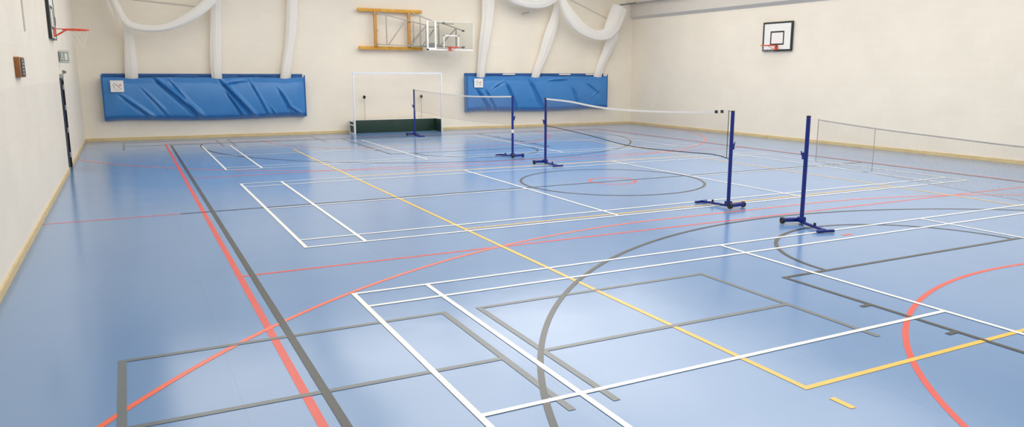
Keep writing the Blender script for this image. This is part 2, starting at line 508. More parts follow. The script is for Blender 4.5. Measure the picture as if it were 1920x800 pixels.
# ------------------------------------------------------------------ badminton posts
def stand_proto():
    r = empty('badminton_post')
    pole = MB().tube([(0, 0, 0.05), (0, 0, 0.9), (0, 0, 1.555)], 0.030, 14).build('pole', M['blue'], r, 'auto')
    MB().tube([(0, 0, 1.553), (0, 0, 1.572)], [0.031, 0.027], 14).build('pole_cap', M['rubber'], pole, 'auto')
    b = MB().bar((-0.05, -0.09, 0.055), (0.25, -0.09, 0.055), 0.085, 0.055, 0.006)
    b.bar((0, -0.10, 0.05), (0, 0.03, 0.05), 0.075, 0.045, 0.004)
    b.box(-0.045, 0.045, -0.045, 0.045, 0.03, 0.11, 0.006)
    base = b.build('base_box', M['blue'], r, 'auto')
    for x in (-0.055, 0.255):
        w = MB().cyl((x - 0.018, -0.09, 0.048), (x + 0.018, -0.09, 0.048), 0.048, 20).build('wheel', M['rubber'], base, 'auto')
    stay = MB().bar((0, 0.0, 0.035), (0, 0.58, 0.028), 0.045, 0.035, 0.004).build('stay_leg', M['blue'], r, 'auto')
    MB().bar((-0.14, 0.59, 0.02), (0.12, 0.59, 0.02), 0.045, 0.035, 0.004).build('cross_foot', M['blue'], r, 'auto')
    MB().cyl((0.0, 0.34, 0.045), (0.0, 0.34, 0.085), 0.018, 12).build('clamp_knob', M['rubber'], stay, 'auto')
    c = MB().box(0.02, 0.055, -0.025, 0.025, 0.95, 1.05, 0.006)
    c.tube([(0.05, 0, 1.0), (0.075, 0, 1.02), (0.08, 0, 1.07)], 0.008, 8)
    c.build('cleat', M['blue'], r, 'auto')
    return r
G = 'blue badminton posts'
posts = [(6.70, 2.03, 0.10, 'blue badminton post right of the sagging net, beside the yellow line'),
         (6.92, 8.60, PI + 0.0, 'blue badminton post holding the left end of the sagging middle net'),
         (6.84, 10.20, 0.12, 'blue badminton post with a white band, just left of the middle court'),
         (6.86, 17.80, PI, 'blue badminton post standing in front of the low green goal boards'),
         (6.71, 0.50, PI - 0.28, 'blue badminton post with no net touching it, nearest the right side')]
proto = stand_proto()
plist = []
for i, (x, y, a, lab) in enumerate(posts):
    o = proto if i == 0 else copy_tree(proto)
    o.location = (x, y, 0.0050); o.rotation_euler = (0, 0, a)
    tag(o, lab, 'badminton post', G)
    plist.append(o)
bd = MB().cyl((0, 0, 0.63), (0, 0, 0.72), 0.0315, 14).build('white_band', M['tape'], plist[2], 'auto'); bd['label'] = 'white band'

# ------------------------------------------------------------------ badminton nets
def net(x, ya, yb, top, depth, label, tape='tape', cord='cord', tape_h=0.036, cord_r=0.008):
    """top(t) gives height of the tape at 0..1 along the net, depth(t) its drop"""
    y0 = min(ya, yb)
    r = empty('badminton_net', ((x[0] + x[1]) / 2, (ya + yb) / 2, 0)); tag(r, label, 'badminton net', 'badminton nets')
    inv = Matrix.Translation(-Vector(r.location))
    def add(mb, nm, m, lab=None):
        o = mb.build(nm, m, r); o.matrix_parent_inverse = inv
        if lab: o['label'] = lab
        return o
    N = 40
    xa, xb = x
    P = lambda t, dz=0.0: Vector((xa + (xb - xa) * t, ya + (yb - ya) * t, top(t) - dz))
    tp = MB()
    for i in range(N):
        a = P(i / N, 0.02); b = P((i + 1) / N, 0.02)
        tp.bar(a, b + (b - a) * 0.01, 0.006, tape_h)
    add(tp, 'top_tape', M[tape])
    bc = MB().tube([P(i / N, depth(i / N)) for i in range(N + 1)], cord_r, 6)
    add(bc, 'bottom_cord', M[cord])
    for nm, t in (('side_cord', 0.0), ('side_cord', 1.0)):
        add(MB().tube([P(t, depth(t) * k / 6) for k in range(7)], 0.006, 6), nm, M[cord])
    st = MB(); w = 0.0008
    L = abs(yb - ya); nv = int(L / 0.024)
    for i in range(1, nv):
        t = i / nv
        a = P(t, 0.03); b = P(t, depth(t))
        st.bar(a, b, w, w)
    nh = 30
    for j in range(1, nh):
        for i in range(24):
            t0 = i / 24; t1 = (i + 1) / 24
            st.bar(P(t0, 0.03 + (depth(t0) - 0.03) * j / nh), P(t1, 0.03 + (depth(t1) - 0.03) * j / nh), w, w)
    add(st, 'mesh_panel', M['string'])
    return r, add

def interp(pts):
    def f(t):
        for (a, va), (b, vb) in zip(pts, pts[1:]):
            if t <= b:
                u = (t - a) / (b - a); u = max(0, min(1, u))
                return va + (vb - va) * u
        return pts[-1][1]
    return f
def smooth(pts):
    """Catmull-Rom through (t, v)"""
    def f(t):
        for i in range(len(pts) - 1):
            if t <= pts[i + 1][0] or i == len(pts) - 2:
                a, b = pts[i], pts[i + 1]
                u = max(0, min(1, (t - a[0]) / (b[0] - a[0])))
                m0 = (pts[i + 1][1] - pts[max(i - 1, 0)][1]) / (pts[i + 1][0] - pts[max(i - 1, 0)][0]) * (b[0] - a[0])
                j = min(i + 2, len(pts) - 1)
                m1 = (pts[j][1] - pts[i][1]) / (pts[j][0] - pts[i][0]) * (b[0] - a[0])
                return (2 * u**3 - 3 * u**2 + 1) * a[1] + (u**3 - 2 * u**2 + u) * m0 + (-2 * u**3 + 3 * u**2) * b[1] + (u**3 - u**2) * m1
    return f
# middle court: from the far post (y 8.6) to the near post (y 2.03)
ya, yb = 8.55, 2.20
tt = lambda y: (y - ya) / (yb - ya)
topB = smooth([(0, 1.57), (tt(7.4), 1.545), (tt(6.51), 1.49), (tt(5.75), 1.462), (tt(4.6), 1.47), (tt(3.06), 1.52), (1, 1.575)])
botB = smooth([(0, 0.925), (tt(6.7), 0.85), (tt(4.92), 0.75), (tt(3.15), 0.80), (tt(2.5), 0.825), (1, 0.80)])
nB, addB = net((6.905, 6.77), ya, yb, topB, lambda t: topB(t) - botB(t), 'slack badminton net with black lower cord sagging across the middle court')
for y in (2.50, 2.36):
    addB(MB().box(6.764, 6.784, y - 0.03, y + 0.03, topB(tt(y)) - 0.042, topB(tt(y)) + 0.006), 'tape_patch', M['cord'], 'dark patch on the tape end')
addB(MB().tube([(6.77, 2.2, 0.80), (6.76, 2.1, 0.78), (6.735, 2.03, 0.77)], 0.006, 6), 'tie_cord', M['cord'])
addB(MB().tube([(6.77, 2.2, 1.56), (6.76, 2.1, 1.562), (6.735, 2.03, 1.56)], 0.004, 6), 'tie_cord', M['cord'])
# far court
ya2, yb2 = 10.25, 17.75
t2 = lambda y: (y - ya2) / (yb2 - ya2)
topC = smooth([(0, 1.575), (t2(11.5), 1.535), (t2(13.2), 1.50), (t2(14.9), 1.51), (t2(16.5), 1.54), (1, 1.575)])
net((6.835, 6.86), ya2, yb2, topC, lambda t: 0.72 + 0.0 * t, 'badminton net stretched between the two rear posts, in front of the goal', cord='pale_cord', cord_r=0.004)
# near court, running out of the picture on the right
ya3, yb3 = 0.33, -6.45
t3 = lambda y: (y - ya3) / (yb3 - ya3)
topA = smooth([(0, 1.545), (t3(-0.6), 1.485), (t3(-1.41), 1.45), (t3(-2.47), 1.41), (t3(-3.4), 1.40), (t3(-5), 1.45), (1, 1.55)])
nA, addA = net((6.72, 6.72), ya3, yb3, topA, lambda t: 0.60, 'badminton net at the right edge, its end hanging clear of its post', tape='grey_tape', cord='pale_cord', tape_h=0.018, cord_r=0.003)
addA(MB().tube([(6.72, -0.6, 1.48), (6.72, -0.6, 0.9)], 0.004, 6), 'side_cord', M['pale_cord'])
addA(MB().tube([(6.72, ya3, 1.53), (6.71, 0.5, 1.54)], 0.003, 6), 'tie_cord', M['tape'])
# its other post stands outside the picture

# ------------------------------------------------------------------ net storage pouches on the far wall
def pouch(x0, x1, z0, z1, creases, label, seed, dips=(), white=0.0):
    r = empty('net_storage_pouch', ((x0 + x1) / 2, YF, z0)); tag(r, label, 'storage pouch', 'blue net pouches on the far wall')
    inv = Matrix.Translation(-Vector(r.location))
    def add(o, lab=None):
        o.matrix_parent_inverse = inv
        if lab: o['label'] = lab
        return o
    rnd = random.Random(seed)
    nx, nz = 260, 64
    Lx = x1 - x0
    bm = bmesh.new(); grid = []
    yb = YF - 0.32
    ph = rnd.random() * 6
    for j in range(nz + 1):
        v = j / nz; row = []
        for i in range(nx + 1):
            u = i / nx
            x = x0 + u * Lx
            edge = min(u, 1 - u) * Lx
            sag = 0.07 * math.sin(PI * u) + 0.02 * math.sin(2.2 * x + ph)
            zt = z1 - 0.07 - sum(0.05 * math.exp(-((x - q) / 0.22) ** 2) for q in dips) - 0.02 * (0.5 + 0.5 * math.sin(x * 5.1 + ph)) * min(1, edge / 0.3)
            z = z0 - 0.0 + (0.03 * math.sin(PI * u * 2 + ph)) * (1 - v) * min(1, edge / .5) + v * (zt - z0)
            bulge = 0.07 * math.sin(PI * min(1, v * 1.15)) ** 0.7 * min(1, edge / 0.35) if 0 < v < 1 / 1.15 else 0.0
            y = yb - bulge
            # hem rolls under at the bottom
            if v < 0.14:
                k = 1 - v / 0.14
                y += 0.20 * k * k
            for cx, cz, ang, ln, amp, wd in creases:
                dx = x - cx; dz = z - cz
                s = dx * math.cos(ang) + dz * math.sin(ang); t = -dx * math.sin(ang) + dz * math.cos(ang)
                t += 0.05 * (s / ln) ** 2
                if -0.15 < s < ln + 0.15:
                    fade = max(0, min(1, (s + 0.15) / 0.3, (ln + 0.15 - s) / 0.35))
                    w2 = 0.78 * wd * (0.6 + 0.6 * max(0, s) / ln)
                    y -= 1.35 * amp * fade * (math.exp(-(t / w2) ** 2) - 0.8 * math.exp(-((t + 1.7 * w2) / w2) ** 2))
            row.append(bm.verts.new((x, y, z)))
        grid.append(row)
    for j in range(nz):
        for i in range(nx):
            bm.faces.new((grid[j][i], grid[j][i + 1], grid[j + 1][i + 1], grid[j + 1][i]))
    # close sides and bottom back to the wall
    mb = MB(); mb.bm.free(); mb.bm = bm
    for rowv in ([g[0] for g in grid], [g[-1] for g in grid], grid[0]):
        back = [bm.verts.new((v.co.x, YF - 0.01, v.co.z)) for v in rowv]
        for a in range(len(rowv) - 1):
            bm.faces.new((rowv[a], rowv[a + 1], back[a + 1], back[a]))
    add(mb.build('front_sheet', M['vinyl'], r, 'auto'))
    add(MB().box(x0 + 0.01, x1 - 0.01, YF - 0.03, YF - 0.005, z0 + 0.1, z1 + 0.035).build('back_sheet', M['vinyl_dark'], r))
    # slats of the top rail seen behind the lip
    for i in range(9):
        xa = x0 + 0.3 + i * (Lx - 0.6) / 9
        if rnd.random() < 0.75:
            add(MB().box(xa + 0.05, xa + (Lx - 0.6) / 9 - 0.06, YF - 0.06, YF - 0.03, z1 - 0.03, z1 + 0.018, 0.003).build('top_slat', M['white_steel'] if rnd.random() < white else M['vinyl_dark'], r))
    # edge binding
    for xs in (x0, x1):
        add(MB().tube([(xs, yb - 0.0, z0 + 0.02), (xs, yb - 0.0, (z0 + z1) / 2), (xs, yb, z1 - 0.0)], 0.022, 8).build('edge_binding', M['vinyl_dark'], r, 'auto'))
    return r, add
import_creases_L = [(-1.95, 1.42, math.radians(-38), 1.25, 0.045, 0.07), (-0.95, 1.92, math.radians(-42), 1.75, 0.075, 0.085), (-0.55, 1.85, math.radians(-52), 1.2, 0.03, 0.05),
                    (0.95, 1.85, math.radians(-48), 1.65, 0.075, 0.07), (1.1, 1.45, math.radians(-55), 1.0, 0.05, 0.05), (1.85, 1.8, math.radians(-62), 1.35, 0.035, 0.05),
                    (2.75, 1.55, math.radians(-58), 0.85, 0.05, 0.06), (3.05, 1.0, math.radians(-32), 0.6, 0.045, 0.06), (1.0, 1.75, math.radians(15), 0.6, 0.03, 0.05),
                    (-1.35, 1.6, math.radians(-48), 1.0, 0.03, 0.05), (2.45, 0.95, math.radians(-55), 0.4, 0.035, 0.04)]
pL, addL = pouch(-2.46, 3.57, 0.62, 2.04, import_creases_L, 'blue creased vinyl net pouch on the far wall, left of the goal', 3, (-1.65, 0.83, 2.95))
cr = [(10.0, 1.55, math.radians(-52), 1.15, 0.06, 0.07), (10.35, 1.5, math.radians(-55), 1.1, 0.04, 0.05), (11.25, 1.75, math.radians(-62), 1.25, 0.055, 0.06),
      (12.3, 1.85, math.radians(-58), 1.2, 0.06, 0.08), (14.2, 1.6, math.radians(-62), 0.95, 0.04, 0.06), (15.1, 1.15, math.radians(48), 0.45, 0.02, 0.05),
      (14.9, 1.75, math.radians(-30), 0.7, 0.03, 0.05), (13.1, 1.85, math.radians(8), 0.8, 0.03, 0.06), (10.6, 1.55, math.radians(35), 0.5, 0.035, 0.04)]
pR, addR = pouch(9.58, 15.9, 0.66, 2.09, cr, 'blue creased vinyl net pouch on the far wall, right of the goal', 8, (10.2, 12.53, 15.47), 0.45)

def notice(x0, x1, z0, z1, y, add, r):
    o = add(MB().box(x0, x1, y - 0.012, y, z0, z1, 0.002).build('notice', M['paper'], r), 'white notice with a grey drawing and orange dot')
    k = MB(); yy = y - 0.0135
    cx, cz, s = (x0 + x1) / 2, (z0 + z1) / 2, (x1 - x0)
    k.bar((cx - .30 * s, yy, cz + .18 * s), (cx - .18 * s, yy, cz - .22 * s), .05 * s, .004)
    k.bar((cx - .20 * s, yy, cz + .26 * s), (cx - .02 * s, yy, cz + .10 * s), .07 * s, .004)
    k.bar((cx - .05 * s, yy, cz + .14 * s), (cx + .22 * s, yy, cz - .14 * s), .08 * s, .004)
    k.bar((cx - .12 * s, yy, cz - .28 * s), (cx + .10 * s, yy, cz - .30 * s), .04 * s, .004)
    k.bar((cx + .2 * s, yy, cz - .2 * s), (cx + .34 * s, yy, cz - .2 * s), .05 * s, .004)
    add_child = k.build('drawing', M['ink'], o)
    d = MB().cyl((cx + .24 * s, yy - .001, cz + .10 * s), (cx + .24 * s, y - .006, cz + .10 * s), .075 * s, 16).build('orange_mark', M['dot'], o)
notice(-2.24, -1.88, 1.52, 1.87, YF - 0.405, addL, pL)
notice(9.83, 10.19, 1.59, 1.92, YF - 0.405, addR, pR)

# ------------------------------------------------------------------ bundled white practice nets
def catmull(P, n=6):
    out = []
    for i in range(len(P) - 1):
        p0, p1, p2, p3 = P[max(i - 1, 0)], P[i], P[i + 1], P[min(i + 2, len(P) - 1)]
        for k in range(n):
            u = k / n
            out.append(tuple(0.5 * ((2 * b) + (-a + c) * u + (2 * a - 5 * b + 4 * c - d) * u * u + (-a + 3 * b - 3 * c + d) * u**3) for a, b, c, d in zip(p0, p1, p2, p3)))
    out.append(tuple(P[-1]))
    return out
def bundle(name, pts, label, seed, lobes=5, group='white practice nets gathered on the far wall', flat=1.0, extra=None):
    rnd = random.Random(seed)
    q = catmull(pts, 7)
    bm = bmesh.new(); rings = []; n = 36
    phs = [rnd.random() * 6 for _ in range(4)]
    ref = Vector((0, 1, 0)); Lacc = 0
    for i, (x, y, z, r) in enumerate(q):
        a = Vector(q[max(i - 1, 0)][:3]); b = Vector(q[min(i + 1, len(q) - 1)][:3])
        d = (b - a).normalized(); s = d.cross(ref).normalized(); t = s.cross(d)
        Lacc += (b - a).length / 2
        ring = []
        for k in range(n):
            th = 2 * PI * k / n
            rr = r * (1 + 0.10 * math.sin(lobes * th + phs[0] + 0.7 * Lacc) + 0.06 * math.sin(9 * th + phs[1] - 1.1 * Lacc) + 0.05 * math.sin(3.1 * Lacc + phs[2]))
            ring.append(bm.verts.new(Vector((x, y, z)) + s * rr * math.cos(th) + t * rr * flat * math.sin(th)))
        rings.append(ring)
    for A, B in zip(rings, rings[1:]):
        for k in range(n):
            bm.faces.new((A[k], A[(k + 1) % n], B[(k + 1) % n], B[k]))
    bm.faces.new(rings[0][::-1]); bm.faces.new(rings[-1])
    mb = MB(); mb.bm.free(); mb.bm = bm
    o = mb.build(name, M['netting'], None, True)
    return tag(o, label, 'practice net', group)
YT = 19.69
def up(pts, y=None):
    return [(a, y if y else b, c, d) for a, b, c, d in pts]
swagL = [(-2.6, 19.2, 6.55, .10), (-2.25, 19.2, 5.4, .10), (-2.046, 19.2, 4.561, 0.095), (-1.946, 19.2, 4.26, 0.087), (-1.832, 19.2, 3.957, 0.088), (-1.715, 19.2, 3.682, 0.096), (-1.571, 19.2, 3.531, 0.105), (-1.363, 19.2, 3.459, 0.105), (-1.076, 19.2, 3.428, 0.106), (-0.753, 19.2, 3.446, 0.106), (-0.42, 19.2, 3.536, 0.115), (-0.063, 19.2, 3.708, 0.132), (0.304, 19.2, 3.947, 0.15), (0.598, 19.2, 4.201, 0.167), (0.801, 19.2, 4.453, 0.184), (0.912, 19.2, 4.9, 0.184), (0.95, 19.2, 6.55, .15)]
strandL = [(-2.75, 19.32, 6.55, .07), (-2.4, 19.32, 5.4, .07), (-2.195, 19.32, 4.607, 0.071), (-2.101, 19.32, 4.261, 0.071), (-2.004, 19.32, 3.926, 0.066), (-1.892, 19.32, 3.588, 0.03)]
tail1 = [(-1.60, 19.42, 3.62, 0.10), (-1.614, 19.5, 3.5, 0.128), (-1.621, 19.6, 3.085, 0.139), (-1.625, 19.68, 2.686, 0.155), (-1.635, YT, 2.204, 0.16), (-1.65, YT, 1.8, 0.16)]
tail2 = [(0.98, 19.62, 6.55, .15), (0.96, 19.62, 5.4, .16), (0.945, 19.62, 4.55, 0.161), (0.898, 19.65, 3.725, 0.153), (0.85, 19.68, 2.89, 0.160), (0.821, YT, 2.216, 0.165), (0.828, YT, 1.78, 0.165)]
tail3 = [(3.36, 19.62, 6.55, .15), (3.35, 19.62, 5.4, .17), (3.339, 19.62, 4.668, 0.177), (3.277, 19.65, 3.805, 0.165), (3.189, 19.68, 3.107, 0.155), (3.069, YT, 2.492, 0.155), (2.953, YT, 1.85, 0.16)]
tail4 = [(10.5, 19.55, 6.55, .2), (10.5, 19.55, 5.8, .24), (10.492, 19.57, 5.021, 0.24), (10.464, 19.58, 4.243, 0.235), (10.37, 19.62, 3.456, 0.22), (10.275, 19.68, 2.664, 0.17), (10.2, YT, 1.82, 0.165)]
tail5 = [(13.5, 19.55, 6.55, .12), (13.5, 19.55, 5.8, .105), (13.49, 19.55, 5.169, 0.105), (13.446, 19.55, 4.802, 0.105), (13.356, 19.57, 4.247, 0.175), (13.168, 19.6, 3.627, 0.205), (12.933, 19.66, 2.902, 0.18), (12.673, YT, 2.279, 0.165), (12.532, YT, 1.82, 0.16)]
tail6 = [(16.16, 19.35, 3.80, 0.12), (16.124, 19.45, 3.6, 0.18), (15.977, 19.58, 3.27, 0.215), (15.804, 19.65, 2.836, 0.19), (15.60, YT, 2.359, 0.165), (15.47, YT, 1.85, 0.16)]
swagR = [(10.62, 19.2, 6.55, .15), (10.75, 19.2, 5.7, .16), (10.97, 19.2, 5.212, 0.16), (11.348, 19.2, 4.921, 0.181), (11.87, 19.2, 4.789, 0.203), (12.401, 19.2, 4.773, 0.195), (12.869, 19.2, 4.874, 0.165), (13.247, 19.2, 5.092, 0.135), (13.387, 19.2, 5.42, 0.114), (13.42, 19.2, 6.55, .11)]
swagR2 = [(13.25, 18.95, 6.55, .1), (13.27, 18.95, 5.374, 0.104), (13.368, 18.97, 4.977, 0.125), (13.541, 19.0, 4.622, 0.188), (13.837, 19.05, 4.268, 0.231), (14.236, 19.1, 3.952, 0.233), (14.715, 19.15, 3.738, 0.214), (15.199, 19.2, 3.647, 0.205), (15.609, 19.2, 3.72, 0.225), (15.86, 19.2, 4.002, 0.29), (16.058, 19.2, 4.389, 0.33), (16.215, 19.2, 4.80, 0.35)]
bundle('practice_net', swagL, 'white bundled net looping in a deep swag above the left blue pouch', 1, 4)
bundle('practice_net', strandL, 'thin slack net strand hanging at the far left corner above the swag', 2, 3)
bundle('practice_net', tail1, 'white net bundle hanging from the left swag into the left pouch beside its notice', 3, 5, flat=0.65)
bundle('practice_net', tail2, 'white net bundle dropping straight into the middle of the left pouch', 4, 5, flat=0.65)
bundle('practice_net', tail3, 'pale net bundle dropping into the right end of the left pouch', 5, 5, flat=0.65)
bundle('practice_net', tail4, 'wide pale net bundle above the notice of the right pouch', 6, 6, flat=0.65)
bundle('practice_net', tail5, 'slanting white net bundle dropping into the middle of the right pouch', 7, 5, flat=0.65)
bundle('practice_net', tail6, 'white net bundle slanting into the right end of the right pouch', 9, 5, flat=0.65)
bundle('practice_net', swagR, 'white bundled net swag cut by the top of the picture, right of the wall backboard', 10, 4)
bundle('practice_net', swagR2, 'broad white net swag hung from the short dark bar in the right corner', 11, 4, flat=0.55)
# bar it hangs from
t = MB().bar((15.93, 19.2, 4.83), (16.98, 19.2, 4.985), 0.06, 0.06, 0.006).build('net_bar', M['goal_grey']); 
tag(t, 'short dark bar fixed to the right bulkhead carrying the net swag', 'bar')

# sloping cables on the far wall
for nm, a, b, lab in (('wall_cable', (-2.4, YF - 0.02, 4.40), (0.7, YF - 0.02, 4.17), 'thin grey cable on the far wall above the left swag'),
                      ('wall_cable', (13.6, YF - 0.02, 5.29), (16.05, YF - 0.02, 4.36), 'thin grey cable sloping down the far wall behind the right swag')):
    tag(MB().bar(a, b, 0.03, 0.035).build(nm, M['bulkhead']), lab, 'cable')
hk = MB().bar((11.95, YF - 0.24, 4.40), (12.25, YF - 0.24, 4.45), 0.04, 0.05, 0.006)
hk.bar((12.1, YF - 0.24, 4.42), (12.1, YF, 4.42), 0.03, 0.03)
tag(hk.build('wall_hook', M['steel']), 'small grey hook bracket on the far wall under the right swags', 'hook')

# ------------------------------------------------------------------ basketball hoops
def rim_and_net(add, c, dirv, wallgap, R=0.225, drop=0.34, mount_h=0.14):
    """c: rim centre, dirv: unit vector from the board to the rim"""
    c = Vector(c); d = Vector(dirv)
    s = Vector((-d.y, d.x, 0))
    m = MB().torus(c, R, 0.014, 44, 8)
    back = c - d * (R + wallgap)
    for k in (-1, 1):
        m.tube([back + s * 0.06 * k + Vector((0, 0, -mount_h)), c - d * R * 0.75 + s * R * 0.66 * k + Vector((0, 0, -0.012))], 0.009, 8)
    add(m, 'rim', M['orange_rim'])
    pl = MB()
    pl.bar(back + Vector((0, 0, .01)), c - d * (R - 0.01) + Vector((0, 0, .01)), 0.13, 0.012)
    pl.bar(back + d * 0.008 + Vector((0, 0, 0.015)), back + d * 0.008 + Vector((0, 0, -mount_h)), 0.016 if abs(d.x) > .5 else 0.12, 0.12 if abs(d.x) > .5 else 0.016)
    add(pl, 'rim_mount', M['orange_rim'])
    nt = MB(); nn = 12
    for i in range(nn):
        for w in (1, -1):
            pts = []
            for j in range(6):
                f = j / 5; rr = R * (1 - 0.45 * f); a = 2 * PI * (i + w * j * 0.5) / nn
                pts.append(c + Vector((rr * math.cos(a), rr * math.sin(a), -0.012 - drop * f)))
            nt.tube(pts, 0.0015, 4, False)
    add(nt, 'hoop_net', M['tape'])

def wall_hoop(name, X, sx, y0, y1, z0, z1, rimz, label, fw=0.055):
    """board on a side wall; sx = +1 faces +x"""
    yc = (y0 + y1) / 2
    xb = X
    r = empty(name, (X, yc, z0)); tag(r, label, 'basketball hoop')
    inv = Matrix.Translation(-Vector(r.location))
    def add(mb, nm, m, smooth_='auto'):
        o = mb.build(nm, m, r, smooth_); o.matrix_parent_inverse = inv; return o
    wx = XR if sx < 0 else XL
    g = 0.035
    add(MB().box(min(xb, xb - sx * g), max(xb, xb - sx * g), y0 + .02, y1 - .02, z0 + .02, z1 - .02), 'backboard', M['board'], False)
    fr = MB(); a, b = sorted((xb - sx * (g + 0.01), xb + sx * 0.012)); w = fw
    fr.box(a, b, y0, y1, z0, z0 + w, .004).box(a, b, y0, y1, z1 - w, z1, .004).box(a, b, y0, y0 + w, z0 + w, z1 - w, .004).box(a, b, y1 - w, y1, z0 + w, z1 - w, .004)
    add(fr, 'board_frame', M['black_frame'])
    tg = MB(); a, b = sorted((xb, xb + sx * 0.006)); w = 0.045
    t0, t1, u0, u1 = yc - 0.3, yc + 0.3, z0 + 0.2, z0 + 0.645
    tg.box(a, b, t0, t1, u0, u0 + w).box(a, b, t0, t1, u1 - w, u1).box(a, b, t0, t0 + w, u0 + w, u1 - w).box(a, b, t1 - w, t1, u0 + w, u1 - w)
    add(tg, 'target_square', M['black_frame'], False)
    for yy in (y0 + .2, y1 - .2):
        a, b = sorted((xb - sx * g, wx))
        add(MB().box(a, b, yy - .03, yy + .03, z0 + .1, z1 - .1), 'wall_bracket', M['black_frame'], False)
    rim_and_net(lambda m, n, mm: add(m, n, mm), (xb + sx * (0.15 + 0.225 + .012), yc, rimz), (sx, 0, 0), 0.15)
wall_hoop('basketball_hoop', 17.25, -1, 10.91, 12.19, 2.885, 3.83, 3.06, 'white framed basketball board with hoop on the right wall')
wall_hoop('basketball_hoop', -3.01, 1, 10.35, 11.5, 2.77, 3.75, 2.97, 'black edged basketball board with red hoop high on the left wall', 0.02)

# swing-out backboard on the far wall
r = empty('swing_backboard', (7.0, YF, 2.94)); tag(r, 'wooden wall frame with folded steel arms and clear backboard on the far wall', 'basketball backboard')
inv = Matrix.Translation(-Vector(r.location))
def addf(mb, nm, m, lab=None, par=None, smooth_='auto'):
    o = mb.build(nm, m, par or r, smooth_)
    if par is None: o.matrix_parent_inverse = inv
    if lab: o['label'] = lab
    return o
for z in (2.995, 4.30):
    addf(MB().box(5.53, 7.885, YF - 0.20, YF - 0.10, z - 0.055, z + 0.055, 0.006), 'timber_rail', M['frame_wood'])
for z in (2.995, 4.30):
    for x in (5.7, 7.7): addf(MB().box(x - .05, x + .05, YF - .10, YF, z - .05, z + .05), 'wall_block', M['frame_wood'])
for x in (6.125, 7.365):
    upr = addf(MB().box(x - 0.05, x + 0.05, YF - 0.28, YF - 0.18, 3.04, 4.26, 0.006), 'timber_upright', M['frame_post'])
    for z in (3.12, 3.6, 4.18):
        addf(MB().box(x + 0.03, x + 0.075, YF - 0.30, YF - 0.26, z - 0.04, z + 0.04, .004), 'hinge_bracket', M['steel'], par=upr)
def truss(segs, y, w=0.035):
    m = MB()
    for (x0, z0), (x1, z1) in segs: m.bar((x0, y, z0), (x1, y, z1), w, w, .003)
    return m
T1 = truss([((6.16, 4.20), (8.02, 3.82)), ((6.16, 3.12), (8.02, 3.06)), ((6.5, 4.12), (6.5, 3.11)), ((6.56, 3.11), (7.22, 3.98)), ((7.98, 3.83), (7.98, 3.06)), ((7.30, 3.09), (7.98, 3.80)), ((7.5, 3.9), (7.5, 3.08))], YF - 0.33)
addf(T1, 'swing_arm', M['steel'])
T2 = truss([((7.42, 4.22), (8.3, 3.93)), ((8.3, 3.93), (8.62, 3.89)), ((8.62, 3.89), (9.36, 3.66)), ((7.40, 3.10), (9.36, 3.06)), ((7.70, 4.12), (7.70, 3.09)), ((7.42, 3.12), (7.68, 3.50)), ((7.78, 3.10), (8.28, 3.76)), ((8.40, 3.92), (8.40, 3.08)), ((8.45, 3.10), (9.05, 3.72)), ((9.08, 3.74), (9.08, 3.07)), ((8.60, 3.89), (9.0, 3.90))], YF - 0.50)
addf(T2, 'swing_arm', M['steel'])
for x, z in ((9.36, 3.66), (9.36, 3.06), (8.59, 3.91)):
    addf(MB().box(x - .04, x + .04, YF - .54, YF - .46, z - .035, z + .035, .004), 'arm_end_cap', M['goal_grey'])
for (x, z) in ((7.98, 3.12), (7.98, 3.76)):
    addf(MB().bar((x, YF - .34, z), (x + .3, YF - .72, z), .03, .03), 'link_bar', M['steel'])
for (x, z) in ((9.3, 3.08), (8.5, 3.08)):
    addf(MB().bar((x, YF - .50, z), (x, YF - .78, z), .03, .03), 'link_bar', M['steel'])
YB = YF - 0.80
bx0, bx1, bz0, bz1 = 7.82, 9.63, 2.93, 3.96
addf(MB().box(bx0 + .02, bx1 - .02, YB - .006, YB + .006, bz0 + .03, bz1 - .02), 'clear_board', M['glass'], smooth_=False)
fr = MB()
fr.box(bx0, bx1, YB - .02, YB + .02, bz0, bz0 + .05, .003)
fr.box(bx0, bx0 + .07, YB - .02, YB + .02, bz0, bz1 - .02, .003).box(bx0 + .30, bx0 + .37, YB - .018, YB + .018, bz0 + .05, bz1 - .02, .003)
fr.box(bx0, bx0 + .37, YB - .019, YB + .019, bz0, bz0 + .09, .003)
fr.box(bx1 - .02, bx1, YB - .012, YB + .012, bz0, bz1).box(bx0, bx1, YB - .012, YB + .012, bz1 - .018, bz1)
addf(fr, 'board_edge', M['white_steel'])
tg = MB(); a, b = YB - .012, YB - .007
t0, t1, u0, u1, w = 8.46, 9.07, 3.03, 3.48, .04
tg.box(t0, t1, a, b, u1 - w, u1).box(t0, t0 + w, a, b, u0, u1).box(t1 - w, t1, a, b, u0, u1)
addf(tg, 'target_square', M['white_steel'], smooth_=False)
addf(MB().box(bx0 + .09, bx0 + .29, YB - .02, YB + .02, bz0 + .1, bz0 + .26, .004), 'wire_guard', M['goal_grey'])
rim_and_net(lambda m, n, mm: addf(m, n, mm), (8.70, YB - .02 - .15 - .225, 3.035), (0, -1, 0), 0.15, mount_h=.13)

